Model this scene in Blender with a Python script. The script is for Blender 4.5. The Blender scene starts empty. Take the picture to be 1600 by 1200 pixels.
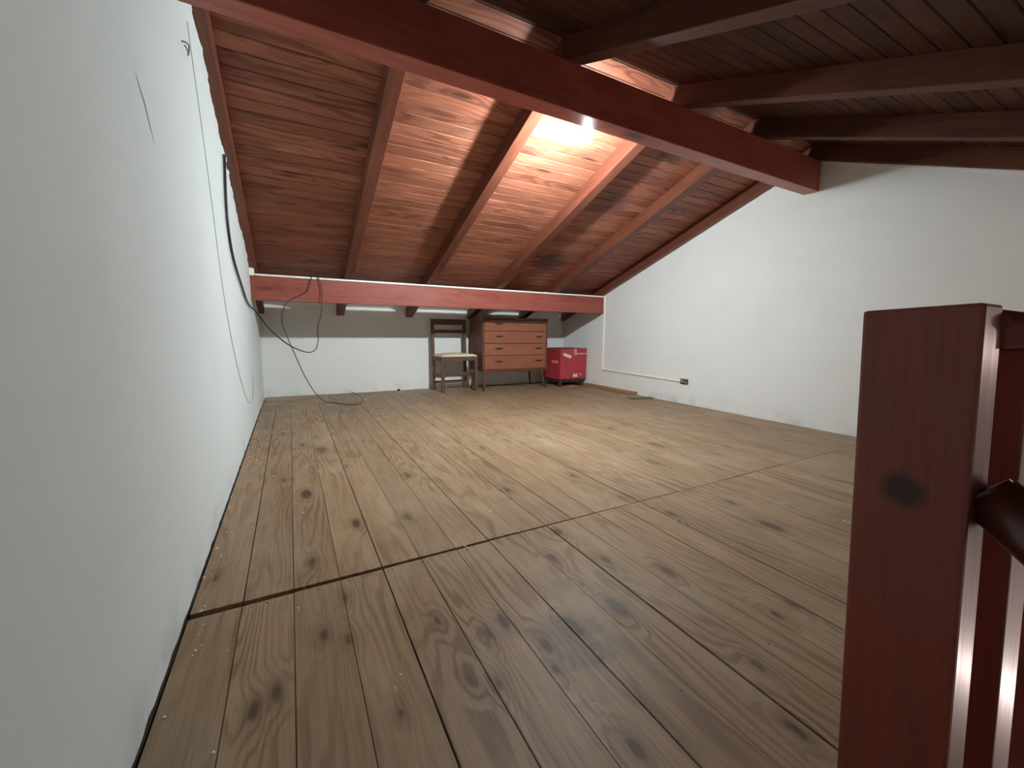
import bpy, bmesh, math, random
from mathutils import Vector, Matrix, noise
rnd = random.Random(7)
R_ = math.radians
scene = bpy.context.scene
COL = scene.collection

# ------------------------------------------------------------------ camera, world, light, exposure
cam_d = bpy.data.cameras.new('camera'); cam = bpy.data.objects.new('camera', cam_d); COL.objects.link(cam)
cam_d.sensor_width = 36.0; cam_d.lens = 636.18 / 1600 * 36.0; cam_d.clip_start = 0.01
_y, _t, _r = R_(28.5216), R_(7.4557), R_(0.644)
fwd = Vector((math.sin(_y)*math.cos(_t), math.cos(_y)*math.cos(_t), -math.sin(_t)))
rgt = Vector((math.cos(_y), -math.sin(_y), 0)); up = rgt.cross(fwd)
r2 = rgt*math.cos(_r) + up*math.sin(_r); u2 = -rgt*math.sin(_r) + up*math.cos(_r)
m = Matrix((r2, u2, -fwd)).transposed().to_4x4(); m.translation = Vector((0.3047, 0, 0.828))
cam.matrix_world = m
scene.camera = cam

wd = bpy.data.worlds.new('world'); scene.world = wd; wd.use_nodes = True
wd.node_tree.nodes['Background'].inputs[0].default_value = (0.5, 0.55, 0.65, 1)
wd.node_tree.nodes['Background'].inputs[1].default_value = 0.02
vs = scene.view_settings
vs.view_transform = 'Standard'; vs.look = 'None'; vs.gamma = 1.0; vs.use_curve_mapping = False
vs.exposure = 0.0

BULB = Vector((2.03, 2.20, 2.050))
def light(name, kind, loc, energy, color, **kw):
    d = bpy.data.lights.new(name, kind); d.energy = energy; d.color = color
    for k, v in kw.items(): setattr(d, k, v)
    o = bpy.data.objects.new(name, d); COL.objects.link(o); o.location = loc
    return o
# the attic's only lamp is the bulb itself (emissive dome, built with its holder below)
BULB_STRENGTH = 22500.0
# unseen fill light, added to brighten the newel post and top rail
light('post_fill_light', 'POINT', (4.05, -0.36, 0.80), 9, (1.0, 0.76, 0.68), shadow_soft_size=0.05)
light('lower_room_light', 'POINT', (3.72, -0.60, -1.05), 24, (1.0, 0.80, 0.76), shadow_soft_size=0.05)  # lamp of the open room below the railing

# ------------------------------------------------------------------ dimensions
W, D = 4.328, 5.607
SEAM = 1.3815
EY, EZT, EZB = 4.640, 1.3445, 1.090
RY0, RY1, RZB, RZT = 1.973, 2.088, 2.033, 2.275
TF, TN = 0.3646, 0.3839
RIDGE_Y, RIDGE_Z = 2.029, 2.2965          # where the rafters' undersides meet
RD = 0.115                                  # rafter depth
NEAR_Y = -1.9

# ------------------------------------------------------------------ helpers
def new_obj(name, me, mat=None, parent=None):
    o = bpy.data.objects.new(name, me); COL.objects.link(o)
    if mat is not None and not me.materials: me.materials.append(mat)
    if parent is not None: o.parent = parent
    return o
def tag(o, label=None, cat=None, group=None, kind=None):
    if label: o['label'] = label
    if cat: o['category'] = cat
    if group: o['group'] = group
    if kind: o['kind'] = kind
    return o
def empty(name, loc=(0, 0, 0), rz=0.0):
    o = bpy.data.objects.new(name, None); COL.objects.link(o); o.location = loc; o.rotation_euler.z = rz
    o.empty_display_size = 0.05
    return o
def finish(bm, name, smooth=False):
    bmesh.ops.recalc_face_normals(bm, faces=bm.faces)
    me = bpy.data.meshes.new(name); bm.to_mesh(me); bm.free()
    if smooth:
        for p in me.polygons: p.use_smooth = True
    return me
def box_bm(sx, sy, sz, bevel=0.0, seg=1, bm=None, mat4=None):
    own = bm is None
    b = bmesh.new()
    bmesh.ops.create_cube(b, size=1.0)
    bmesh.ops.scale(b, vec=(sx, sy, sz), verts=b.verts)
    if bevel > 0:
        bmesh.ops.bevel(b, geom=list(b.edges), offset=bevel, segments=seg, affect='EDGES', profile=0.6)
    if mat4 is not None: bmesh.ops.transform(b, matrix=mat4, verts=b.verts)
    if own: return b
    tmp = bpy.data.meshes.new('t'); b.to_mesh(tmp); b.free(); bm.from_mesh(tmp); bpy.data.meshes.remove(tmp)
    return bm
def box(name, size, loc, mat, parent=None, bevel=0.002, seg=1, rot=None, smooth=False):
    o = new_obj(name, finish(box_bm(*size, bevel, seg), name, smooth), mat, parent)
    o.location = loc
    if rot is not None: o.rotation_euler = rot
    return o
def timber(name, p0, p1, w, h, mat, parent=None, bevel=0.004, roll_up=Vector((0, 0, 1)), seg=2, jitter=0.0, n=1, align='center'):
    """length runs p0->p1 along local X; w across local Y; h along local Z"""
    p0, p1 = Vector(p0), Vector(p1); d = p1 - p0; L = d.length; x = d.normalized()
    y = roll_up.cross(x).normalized(); z = x.cross(y)
    b = box_bm(L, w, h, bevel, seg)
    if jitter:
        bmesh.ops.bisect_plane
        for v in b.verts:
            k = noise.noise_vector(Vector((v.co.x*3 + p0.y, v.co.y*9, v.co.z*9)))
            v.co += k * jitter
    o = new_obj(name, finish(b, name), mat, parent)
    M = Matrix((x, y, z)).transposed().to_4x4()
    off = {'center': 0, 'under': -h/2, 'over': h/2}[align]
    M.translation = (p0 + p1)/2 + z*off
    o.matrix_world = M
    return o
def smooth_path(pts, sub=6):
    pts = [Vector(p) for p in pts]; out = []
    P = [pts[0]*2 - pts[1]] + pts + [pts[-1]*2 - pts[-2]]
    for i in range(1, len(P)-2):
        a, b, c, d = P[i-1], P[i], P[i+1], P[i+2]
        for k in range(sub):
            t = k/sub
            out.append(0.5*((2*b) + (c-a)*t + (2*a-5*b+4*c-d)*t*t + (-a+3*b-3*c+d)*t**3))
    out.append(pts[-1]); return out
def tube_bm(path, rad, n=8, bm=None):
    bm = bm or bmesh.new(); rings = []
    path = [Vector(p) for p in path]
    ref = Vector((0.3, 0.2, 0.93)).normalized(); prev = None
    for i, p in enumerate(path):
        t = (path[min(i+1, len(path)-1)] - path[max(i-1, 0)]).normalized()
        if prev is None: s = t.cross(ref).normalized()
        else:
            s = prev - t*prev.dot(t); s.normalize()
        prev = s; q = t.cross(s)
        r = rad(i/(len(path)-1)) if callable(rad) else rad
        rings.append([bm.verts.new(p + (s*math.cos(2*math.pi*k/n) + q*math.sin(2*math.pi*k/n))*r) for k in range(n)])
    for a, b in zip(rings, rings[1:]):
        for k in range(n): bm.faces.new((a[k], a[(k+1) % n], b[(k+1) % n], b[k]))
    bm.faces.new(rings[0][::-1]); bm.faces.new(rings[-1])
    return bm
def lathe_bm(profile, n=20):
    bm = bmesh.new(); rings = []
    for r, z in profile:
        rings.append([bm.verts.new((max(r, 1e-4)*math.cos(2*math.pi*k/n), max(r, 1e-4)*math.sin(2*math.pi*k/n), z)) for k in range(n)])
    for a, b in zip(rings, rings[1:]):
        for k in range(n): bm.faces.new((a[k], a[(k+1) % n], b[(k+1) % n], b[k]))
    bm.faces.new(rings[0][::-1]); bm.faces.new(rings[-1])
    return bm
def prism_bm(poly_yz, x0, x1):
    bm = bmesh.new()
    a = [bm.verts.new((x0, y, z)) for y, z in poly_yz]; b = [bm.verts.new((x1, y, z)) for y, z in poly_yz]
    n = len(a)
    for i in range(n): bm.faces.new((a[i], a[(i+1) % n], b[(i+1) % n], b[i]))
    bm.faces.new(a[::-1]); bm.faces.new(b)
    return bm

# ------------------------------------------------------------------ materials
class NT:
    def __init__(self, name):
        self.m = bpy.data.materials.new(name); self.m.use_nodes = True
        self.t = self.m.node_tree; self.bsdf = self.t.nodes['Principled BSDF']
    def n(self, typ, **kw):
        nd = self.t.nodes.new(typ)
        for k, v in kw.items(): setattr(nd, k, v)
        return nd
    def link(self, a, b): self.t.links.new(a, b)
    def val(self, sock, v):
        if hasattr(v, 'is_linked'): self.link(v, sock)
        else: sock.default_value = v
    def math(self, op, a, b=None, c=None, clamp=False):
        nd = self.n('ShaderNodeMath', operation=op, use_clamp=clamp)
        self.val(nd.inputs[0], a)
        if b is not None: self.val(nd.inputs[1], b)
        if c is not None: self.val(nd.inputs[2], c)
        return nd.outputs[0]
    def vmath(self, op, a, b=None):
        nd = self.n('ShaderNodeVectorMath', operation=op)
        self.val(nd.inputs[0], a)
        if b is not None: self.val(nd.inputs[1], b)
        return nd.outputs['Value'] if op in ('DISTANCE', 'LENGTH') else nd.outputs[0]
    def noise(self, vec, scale=1.0, detail=3.0, rough=0.5, out=0):
        nd = self.n('ShaderNodeTexNoise'); self.val(nd.inputs['Vector'], vec)
        nd.inputs['Scale'].default_value = scale; nd.inputs['Detail'].default_value = detail; nd.inputs['Roughness'].default_value = rough
        return nd.outputs[out]
    def ramp(self, v, a, b, lo=0.0, hi=1.0):
        nd = self.n('ShaderNodeMapRange'); nd.interpolation_type = 'SMOOTHSTEP'
        self.val(nd.inputs[0], v); nd.inputs[1].default_value = a; nd.inputs[2].default_value = b
        nd.inputs[3].default_value = lo; nd.inputs[4].default_value = hi
        return nd.outputs[0]
    def mix(self, f, a, b, mode='MIX'):
        nd = self.n('ShaderNodeMix', data_type='RGBA', blend_type=mode)
        self.val(nd.inputs[0], f)
        for i, c in ((6, a), (7, b)):
            if hasattr(c, 'is_linked'): self.link(c, nd.inputs[i])
            else: nd.inputs[i].default_value = (*c, 1)
        return nd.outputs[2]
    def bump(self, h, strength, dist=0.002):
        nd = self.n('ShaderNodeBump'); nd.inputs['Strength'].default_value = strength; nd.inputs['Distance'].default_value = dist
        self.link(h, nd.inputs['Height']); self.link(nd.outputs[0], self.bsdf.inputs['Normal'])

def wood(name, base, dark, light_c, knot, knot_amt=0.5, rough=0.5, spec=0.4, grain=0.5, vary=0.25, freq=1.0,
         spots=None, dust=0.0, coat=0.0, bump=0.3, stains=None, knot_scale=(2.0, 8.0)):
    T = NT(name)
    tc = T.n('ShaderNodeTexCoord'); oi = T.n('ShaderNodeObjectInfo'); geo = T.n('ShaderNodeNewGeometry')
    rv = T.n('ShaderNodeCombineXYZ')
    T.link(T.math('MULTIPLY', oi.outputs['Random'], 37.0), rv.inputs[0])
    T.link(T.math('MULTIPLY', oi.outputs['Random'], 91.0), rv.inputs[1])
    T.link(T.math('MULTIPLY', oi.outputs['Random'], 53.0), rv.inputs[2])
    P = T.vmath('ADD', tc.outputs['Object'], rv.outputs[0])
    # knots: sparse elongated cells, in each board's own frame
    kp = T.vmath('MULTIPLY', P, (knot_scale[0], knot_scale[1], knot_scale[1]))
    vor = T.n('ShaderNodeTexVoronoi'); vor.voronoi_dimensions = '3D'; T.link(kp, vor.inputs['Vector']); vor.inputs['Scale'].default_value = 1.0
    sc = T.n('ShaderNodeSeparateColor'); T.link(vor.outputs['Color'], sc.inputs[0])
    has = T.math('LESS_THAN', sc.outputs[0], knot_amt)
    kd = vor.outputs['Distance']
    near = T.math('MULTIPLY', T.ramp(kd, 0.55, 0.0), has)
    kmask = T.math('MULTIPLY', T.ramp(kd, 0.17, 0.07), has)
    if spots:
        q = T.vmath('MULTIPLY', geo.outputs['Position'], (1.0, 0.42, 0.0)); md = None
        wob = T.math('MULTIPLY', T.math('SUBTRACT', T.noise(geo.outputs['Position'], 26.0, 2.0), 0.5), 0.014)
        for (x, y, r) in spots:
            dd = T.math('SUBTRACT', T.vmath('DISTANCE', q, (x, y*0.42, 0)), r)
            md = dd if md is None else T.math('MINIMUM', md, dd)
        md = T.math('ADD', md, wob)
        kmask = T.math('MAXIMUM', kmask, T.ramp(md, 0.005, -0.005))
        near = T.math('MAXIMUM', near, T.ramp(md, 0.045, 0.0))
    # cathedral grain: contour lines of a stretched noise field, bent round the knots
    gp = T.vmath('MULTIPLY', P, (0.75, 5.0, 5.0))
    f = T.noise(gp, 1.0, 2.6, 0.5)
    fr = T.math('MULTIPLY_ADD', T.math('FRACT', T.math('MULTIPLY', oi.outputs['Random'], 13.7)), 0.9, 0.5)
    patch = T.ramp(T.noise(T.vmath('MULTIPLY', P, (1.3, 6.0, 6.0)), 1.0, 2.0, 0.5), 0.34, 0.62, 0.25, 1.0)
    sep = T.n('ShaderNodeSeparateXYZ'); T.link(P, sep.inputs[0])
    h = T.math('ADD', T.math('MULTIPLY', f, 13.0*freq), T.math('MULTIPLY', sep.outputs[1], 22.0*freq))
    h = T.math('ADD', T.math('MULTIPLY', h, fr), T.math('MULTIPLY', near, 1.7))
    ln = T.math('SINE', T.math('MULTIPLY', h, 6.2832))
    ln = T.math('MULTIPLY', T.ramp(ln, -0.3, 0.95), patch)
    fib = T.noise(T.vmath('MULTIPLY', P, (5.0, 170.0, 170.0)), 1.0, 3.0, 0.6)
    blot = T.noise(T.vmath('MULTIPLY', P, (2.2, 7.0, 7.0)), 1.0, 3.0, 0.6)
    col = T.mix(T.math('MULTIPLY', ln, grain), base, dark)
    col = T.mix(T.math('MULTIPLY', T.ramp(fib, 0.40, 0.72), 0.45), col, dark)
    col = T.mix(T.math('MULTIPLY', T.ramp(blot, 0.48, 0.75), 0.55), col, light_c)
    # board to board variation
    hv = T.n('ShaderNodeHueSaturation'); T.link(col, hv.inputs['Color'])
    T.link(T.math('ADD', 1.0 - vary/2, T.math('MULTIPLY', oi.outputs['Random'], vary)), hv.inputs['Value'])
    col = hv.outputs[0]
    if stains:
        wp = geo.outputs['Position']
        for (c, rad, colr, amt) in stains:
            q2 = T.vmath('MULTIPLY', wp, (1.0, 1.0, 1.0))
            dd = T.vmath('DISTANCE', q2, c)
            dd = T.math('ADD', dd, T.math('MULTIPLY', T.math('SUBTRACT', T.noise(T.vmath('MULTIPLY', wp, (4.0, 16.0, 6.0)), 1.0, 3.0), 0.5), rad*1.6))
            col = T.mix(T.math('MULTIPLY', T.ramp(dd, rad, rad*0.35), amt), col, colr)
    col = T.mix(T.math('MULTIPLY', T.math('POWER', near, 2.5), 0.38), col, knot)
    col = T.mix(T.math('MULTIPLY', kmask, 0.85), col, knot)
    if dust > 0:
        dn = T.noise(geo.outputs['Position'], 1.7, 5.0, 0.65)
        col = T.mix(T.math('MULTIPLY', T.ramp(dn, 0.42, 0.68), dust), col, (0.40, 0.33, 0.235))
        dn2 = T.noise(geo.outputs['Position'], 55.0, 2.0, 0.5)
        dn3 = T.noise(geo.outputs['Position'], 2.4, 2.0, 0.5)
        col = T.mix(T.math('MULTIPLY', T.math('MULTIPLY', T.ramp(dn2, 0.68, 0.78), T.ramp(dn3, 0.5, 0.65)), 0.4), col, (0.62, 0.56, 0.46))
    T.link(col, T.bsdf.inputs['Base Color'])
    T.link(T.math('ADD', rough, T.math('MULTIPLY', T.math('SUBTRACT', fib, 0.5), 0.25)), T.bsdf.inputs['Roughness'])
    T.bsdf.inputs['Specular IOR Level'].default_value = spec
    T.bsdf.inputs['Coat Weight'].default_value = coat; T.bsdf.inputs['Coat Roughness'].default_value = 0.3
    T.bump(T.math('SUBTRACT', fib, T.math('MULTIPLY', ln, 0.5)), bump, 0.0012)
    return T.m
def plain(name, col, rough=0.5, metal=0.0, spec=0.5, var=0.0, vscale=20.0, col2=None, bump=0.0):
    T = NT(name)
    geo = T.n('ShaderNodeTexCoord')
    c2 = col2 or tuple(x*(1-var) for x in col)
    nz = T.noise(geo.outputs['Object'], vscale, 4.0, 0.6)
    T.link(T.mix(T.ramp(nz, 0.35, 0.7), col, c2), T.bsdf.inputs['Base Color'])
    T.bsdf.inputs['Roughness'].default_value = rough; T.bsdf.inputs['Metallic'].default_value = metal
    T.bsdf.inputs['Specular IOR Level'].default_value = spec
    if bump: T.bump(nz, bump, 0.003)
    return T.m
def wall_mat(name, col, dirt):
    T = NT(name); geo = T.n('ShaderNodeNewGeometry'); P = geo.outputs['Position']
    a = T.noise(P, 1.6, 5.0, 0.6); b = T.noise(P, 60.0, 3.0, 0.6); c = T.noise(T.vmath('MULTIPLY', P, (1, 1.2, 5.0)), 1.4, 4.0, 0.6)
    cc = T.mix(T.math('MULTIPLY', T.ramp(a, 0.4, 0.75), 0.35), col, dirt)
    cc = T.mix(T.math('MULTIPLY', T.ramp(c, 0.5, 0.8), 0.25), cc, dirt)
    sep = T.n('ShaderNodeSeparateXYZ'); T.link(P, sep.inputs[0])
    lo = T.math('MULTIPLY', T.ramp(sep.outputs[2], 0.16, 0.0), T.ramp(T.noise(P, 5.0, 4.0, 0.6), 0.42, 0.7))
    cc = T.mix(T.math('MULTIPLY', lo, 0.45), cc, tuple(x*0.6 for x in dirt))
    T.link(cc, T.bsdf.inputs['Base Color']); T.bsdf.inputs['Roughness'].default_value = 0.75
    T.bsdf.inputs['Specular IOR Level'].default_value = 0.25
    T.bump(T.math('ADD', T.math('MULTIPLY', a, 3.0), T.math('MULTIPLY', b, 0.35)), 0.35, 0.004)
    return T.m

SPOTS = [(0.341, 3.209, 0.015), (0.45, 3.014, 0.029), (0.437, 3.398, 0.011), (0.337, 2.224, 0.021), (0.512, 1.77, 0.014), (0.856, 2.251, 0.016), (0.725, 1.736, 0.014), (0.56, 2.572, 0.009), (0.333, 1.529, 0.013), (0.236, 2.484, 0.009), (0.045, 1.578, 0.01), (1.988, 2.662, 0.014), (1.716, 2.669, 0.014), (1.468, 2.58, 0.016), (1.707, 1.823, 0.011), (1.729, 1.463, 0.009), (1.261, 1.803, 0.012), (2.173, 1.168, 0.014), (1.806, 1.212, 0.015), (2.101, 0.929, 0.022), (1.246, 1.311, 0.011), (1.111, 1.154, 0.014), (1.279, 1.057, 0.012), (1.421, 0.899, 0.014), (1.109, 0.979, 0.006), (1.135, 0.842, 0.02), (1.626, 0.602, 0.009), (1.534, 0.599, 0.008), (2.691, 2.604, 0.019), (0.803, 0.951, 0.013), (0.966, 0.837, 0.016), (2.653, 2.071, 0.03), (2.319, 1.789, 0.022), (0.345, 1.129, 0.008), (0.401, 1.079, 0.006), (0.235, 0.987, 0.011), (0.192, 0.96, 0.010), (0.635, 1.039, 0.006), (0.745, 0.927, 0.009), (0.641, 0.817, 0.004), (0.698, 0.773, 0.007), (0.475, 0.8, 0.004), (0.413, 1.273, 0.007), (0.862, 0.817, 0.012), (0.841, 0.741, 0.006), (0.872, 0.507, 0.011), (1.296, 0.513, 0.007), (1.202, 0.377, 0.009)]
M_FLOOR = wood('dusty pine floorboard', (0.300, 0.198, 0.114), (0.135, 0.079, 0.039), (0.385, 0.275, 0.172), (0.060, 0.034, 0.018),
               knot_amt=0.10, rough=0.52, spec=0.35, grain=0.75, vary=0.18, spots=SPOTS, dust=0.30, bump=0.35,
               stains=[((0.94, 0.80, 0.0), 0.13, (0.10, 0.085, 0.075), 0.55), ((1.13, 0.86, 0.0), 0.07, (0.12, 0.10, 0.08), 0.5)])
M_CEIL = wood('red stained pine ceiling board', (0.33, 0.120, 0.070), (0.125, 0.034, 0.020), (0.44, 0.19, 0.115), (0.055, 0.016, 0.010),
              knot_amt=0.42, rough=0.48, spec=0.35, grain=0.72, vary=0.34, freq=0.8, bump=0.45, knot_scale=(1.7, 9.0),
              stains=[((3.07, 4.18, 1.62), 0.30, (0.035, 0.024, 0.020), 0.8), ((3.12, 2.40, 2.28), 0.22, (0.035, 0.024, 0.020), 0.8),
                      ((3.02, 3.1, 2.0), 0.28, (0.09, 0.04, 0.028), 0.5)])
M_CEILD = wood('shade darkened pine ceiling board', (0.075, 0.030, 0.019), (0.035, 0.014, 0.010), (0.10, 0.042, 0.027), (0.02, 0.009, 0.007),  # near slope's shade is put into this darker board colour
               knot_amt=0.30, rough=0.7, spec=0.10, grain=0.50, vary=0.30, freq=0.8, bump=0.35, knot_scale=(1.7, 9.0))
M_RAFTD = wood('shade darkened rafter', (0.105, 0.036, 0.021), (0.05, 0.017, 0.012), (0.14, 0.05, 0.03), (0.02, 0.009, 0.007),  # rafter colour darkened to carry the shade of the near slope
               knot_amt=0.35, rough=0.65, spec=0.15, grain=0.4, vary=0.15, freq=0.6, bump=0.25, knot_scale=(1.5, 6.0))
M_BEAM = wood('mahogany stained beam', (0.42, 0.105, 0.070), (0.21, 0.042, 0.029), (0.50, 0.145, 0.10), (0.045, 0.012, 0.010),
              knot_amt=0.40, rough=0.40, spec=0.45, grain=0.30, vary=0.10, freq=0.45, coat=0.1, bump=0.2, knot_scale=(1.4, 4.0))
M_EAVE = wood('brick red stained beam', (0.31, 0.080, 0.056), (0.15, 0.028, 0.020), (0.38, 0.115, 0.085), (0.08, 0.016, 0.012),
              knot_amt=0.6, rough=0.5, spec=0.3, grain=0.45, vary=0.05, freq=0.45, coat=0.0, bump=0.2, knot_scale=(1.4, 4.5))
M_RAFT = wood('red stained rafter', (0.155, 0.048, 0.027), (0.075, 0.020, 0.012), (0.22, 0.075, 0.042), (0.04, 0.012, 0.009),
              knot_amt=0.35, rough=0.45, spec=0.4, grain=0.4, vary=0.15, freq=0.6, bump=0.25, knot_scale=(1.5, 6.0))
M_POST = wood('glossy mahogany newel', (0.25, 0.048, 0.028), (0.13, 0.024, 0.016), (0.29, 0.065, 0.04), (0.03, 0.010, 0.009),
              knot_amt=0.0, rough=0.42, spec=0.5, grain=0.25, vary=0.08, freq=0.4, coat=0.2, bump=0.12,
              stains=[((0.955, 0.190, 0.640), 0.025, (0.030, 0.012, 0.010), 0.9)])
M_RAILD = wood('dark handrail wood', (0.10, 0.028, 0.018), (0.055, 0.015, 0.011), (0.13, 0.04, 0.026), (0.02, 0.008, 0.006),
               knot_amt=0.0, rough=0.35, spec=0.5, grain=0.3, vary=0.05, freq=0.5, coat=0.2, bump=0.1)
M_TEAK = wood('teak veneer', (0.27, 0.095, 0.048), (0.17, 0.052, 0.026), (0.31, 0.12, 0.062), (0.15, 0.045, 0.02),
              knot_amt=0.0, rough=0.45, spec=0.4, grain=0.22, vary=0.12, freq=0.7, bump=0.1)
M_TEAKD = wood('dark teak side', (0.13, 0.048, 0.026), (0.07, 0.024, 0.014), (0.16, 0.06, 0.034), (0.05, 0.02, 0.01),
               knot_amt=0.0, rough=0.5, spec=0.4, grain=0.25, vary=0.08, freq=0.7, bump=0.1)
M_CHAIR = wood('dark chair wood', (0.115, 0.062, 0.036), (0.055, 0.028, 0.017), (0.15, 0.085, 0.05), (0.04, 0.02, 0.01),
               knot_amt=0.0, rough=0.5, spec=0.35, grain=0.3, vary=0.1, freq=0.9, bump=0.1)
M_SUB = wood('dark subfloor timber', (0.085, 0.042, 0.016), (0.045, 0.022, 0.010), (0.11, 0.055, 0.022), (0.03, 0.015, 0.01),
             knot_amt=0.0, rough=0.8, spec=0.1, grain=0.4, vary=0.1, bump=0.3)
M_SCRAP = wood('raw scrap timber', (0.36, 0.175, 0.09), (0.20, 0.08, 0.04), (0.44, 0.24, 0.14), (0.1, 0.04, 0.02),
               knot_amt=0.2, rough=0.6, spec=0.3, grain=0.35, vary=0.2, bump=0.3)
M_GREEN = wood('greenish weathered slat', (0.165, 0.155, 0.085), (0.09, 0.08, 0.045), (0.21, 0.20, 0.12), (0.05, 0.05, 0.03),
               knot_amt=0.1, rough=0.6, spec=0.3, grain=0.35, vary=0.1, bump=0.3)
M_WALL = wall_mat('white painted plaster', (0.77, 0.77, 0.74), (0.69, 0.685, 0.65))
M_TILE = plain('dark red floor tile', (0.16, 0.07, 0.045), 0.5, var=0.25, vscale=3)
M_WALLL = wall_mat('cool white painted plaster', (0.72, 0.775, 0.77), (0.65, 0.70, 0.695))
M_PLASTER = plain('raw white plaster', (0.78, 0.76, 0.70), 0.9, var=0.25, vscale=30, bump=0.4)
M_PVC = plain('white plastic conduit', (0.90, 0.87, 0.80), 0.4, var=0.08, vscale=6)
M_CABLE = plain('black rubber cable', (0.016, 0.016, 0.017), 0.45, var=0.2)
M_CABLE2 = plain('brown black cable', (0.028, 0.022, 0.020), 0.5, var=0.2)
M_WIRE = plain('pale grey wire', (0.36, 0.38, 0.37), 0.5, var=0.15)
M_METAL = plain('dull steel', (0.20, 0.20, 0.20), 0.4, metal=0.8, var=0.3)
M_GRAPH = plain('graphite mark', (0.34, 0.35, 0.345), 0.8, var=0.2)
M_NAIL = plain('rusty nail', (0.045, 0.03, 0.022), 0.6, metal=0.3, var=0.4)
M_DIRT = plain('dirt', (0.035, 0.028, 0.02), 0.95, var=0.4, vscale=80, bump=0.4)
M_RED = plain('red printed carton', (0.44, 0.040, 0.052), 0.42, var=0.16, vscale=7)
M_TAPE = plain('clear packing tape', (0.62, 0.30, 0.27), 0.25, var=0.3, vscale=30)
M_LABEL = plain('pale paper label', (0.78, 0.60, 0.56), 0.6, var=0.15, vscale=60)
M_CARD = plain('brown box top', (0.16, 0.085, 0.06), 0.7, var=0.25, vscale=12)
M_STAND = plain('dark stand wood', (0.055, 0.032, 0.02), 0.6, var=0.35, vscale=15)
M_CUSH = plain('beige woven upholstery', (0.74, 0.57, 0.40), 0.85, var=0.15, vscale=120, bump=0.3)
M_SOCK = plain('dark socket box', (0.055, 0.06, 0.055), 0.5, var=0.3, vscale=40)
M_SOCKL = plain('grey socket insert', (0.30, 0.31, 0.29), 0.5, var=0.2, vscale=40)
M_HANDLE = plain('dark recessed pull', (0.040, 0.016, 0.010), 0.5, var=0.3)
M_SPEAK = plain('dark shell', (0.05, 0.05, 0.05), 0.5)
T_ = NT('lit bulb glass')
T_.bsdf.inputs['Base Color'].default_value = (1, 1, 1, 1)
T_.bsdf.inputs['Emission Color'].default_value = (0.87, 0.97, 1.0, 1); # the dome glows hardest straight ahead, as a lamp with a built-in reflector does
_tc = T_.n('ShaderNodeTexCoord'); _sp = T_.n('ShaderNodeSeparateXYZ'); T_.link(_tc.outputs['Normal'], _sp.inputs[0])
_e = T_.math('MULTIPLY_ADD', T_.math('POWER', T_.math('MAXIMUM', _sp.outputs[2], 0.0), 2.4), 0.955*BULB_STRENGTH, 0.045*BULB_STRENGTH)
T_.link(_e, T_.bsdf.inputs['Emission Strength'])
M_BULB = T_.m

# ------------------------------------------------------------------ walls
def far_z(y): return RIDGE_Z + TF*(RIDGE_Y - y)
def near_z(y): return RIDGE_Z - TN*(RIDGE_Y - y)
TOPADD = 0.14
def gable(name, x0, x1, mat):
    poly = [(NEAR_Y-0.1, -0.15), (D+0.1, -0.15), (D+0.1, far_z(D+0.1)+TOPADD), (RIDGE_Y, RIDGE_Z+TOPADD), (NEAR_Y-0.1, near_z(NEAR_Y-0.1)+TOPADD)]
    return tag(new_obj(name, finish(prism_bm(poly, x0, x1), name), mat), kind='structure')
wl = gable('wall_left', -0.12, 0.0, M_WALLL)
wr = gable('wall_right', W, W+0.12, M_WALL)
wb = box('wall_back', (W, 0.12, far_z(D)+0.12+0.15), (W/2, D+0.06, (far_z(D)+0.12-0.15)/2), M_WALL, bevel=0); tag(wb, kind='structure')
wn = box('wall_front', (W, 0.12, near_z(NEAR_Y)+0.09+0.15), (W/2, NEAR_Y-0.06, (near_z(NEAR_Y)+0.09-0.15)/2), M_WALL, bevel=0); tag(wn, kind='structure')
# uneven plaster lip where each gable wall meets the sloping edge rafters
def lip(name, x, side, mat, y0, y1, zf, amp, seed, dz=0.0):
    bm = bmesh.new(); n = 160; rows = []
    for i in range(n+1):
        y = y0 + (y1-y0)*i/n
        k = noise.noise(Vector((y*9, seed, 0)))*0.6 + noise.noise(Vector((y*37, seed, 4)))*0.4
        a = amp*(0.55 + 0.9*k); zt = zf(y) + dz - 0.0006; zb_ = zf(y) + dz - 0.026 - a*0.6
        th = 0.003 + amp*1.3*abs(noise.noise(Vector((y*5.5, seed, 9)))) + amp*0.7*max(0, noise.noise(Vector((y*33, seed, 2))))
        rows.append([bm.verts.new((x, y, zb_)), bm.verts.new((x+side*th, y, (zt+zb_)/2)), bm.verts.new((x+side*th, y, zt)), bm.verts.new((x, y, zt))])
    for a_, b_ in zip(rows, rows[1:]):
        for k in range(4): bm.faces.new((a_[k], a_[(k+1) % 4], b_[(k+1) % 4], b_[k]))
    return tag(new_obj(name, finish(bm, name), mat), kind='structure')
# the edge rafters stand a little proud of the walls; the lips run along their lower edges
lip('trim_1', 0.0, 1, M_WALLL, RY1+0.005, EY-0.005, far_z, 0.016, 1.3)
lip('trim_2', W, -1, M_WALL, RY1+0.005, EY-0.03, far_z, 0.005, 5.1)
lip('trim_3', W, -1, M_WALL, NEAR_Y, RY0-0.005, near_z, 0.004, 7.7)

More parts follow.
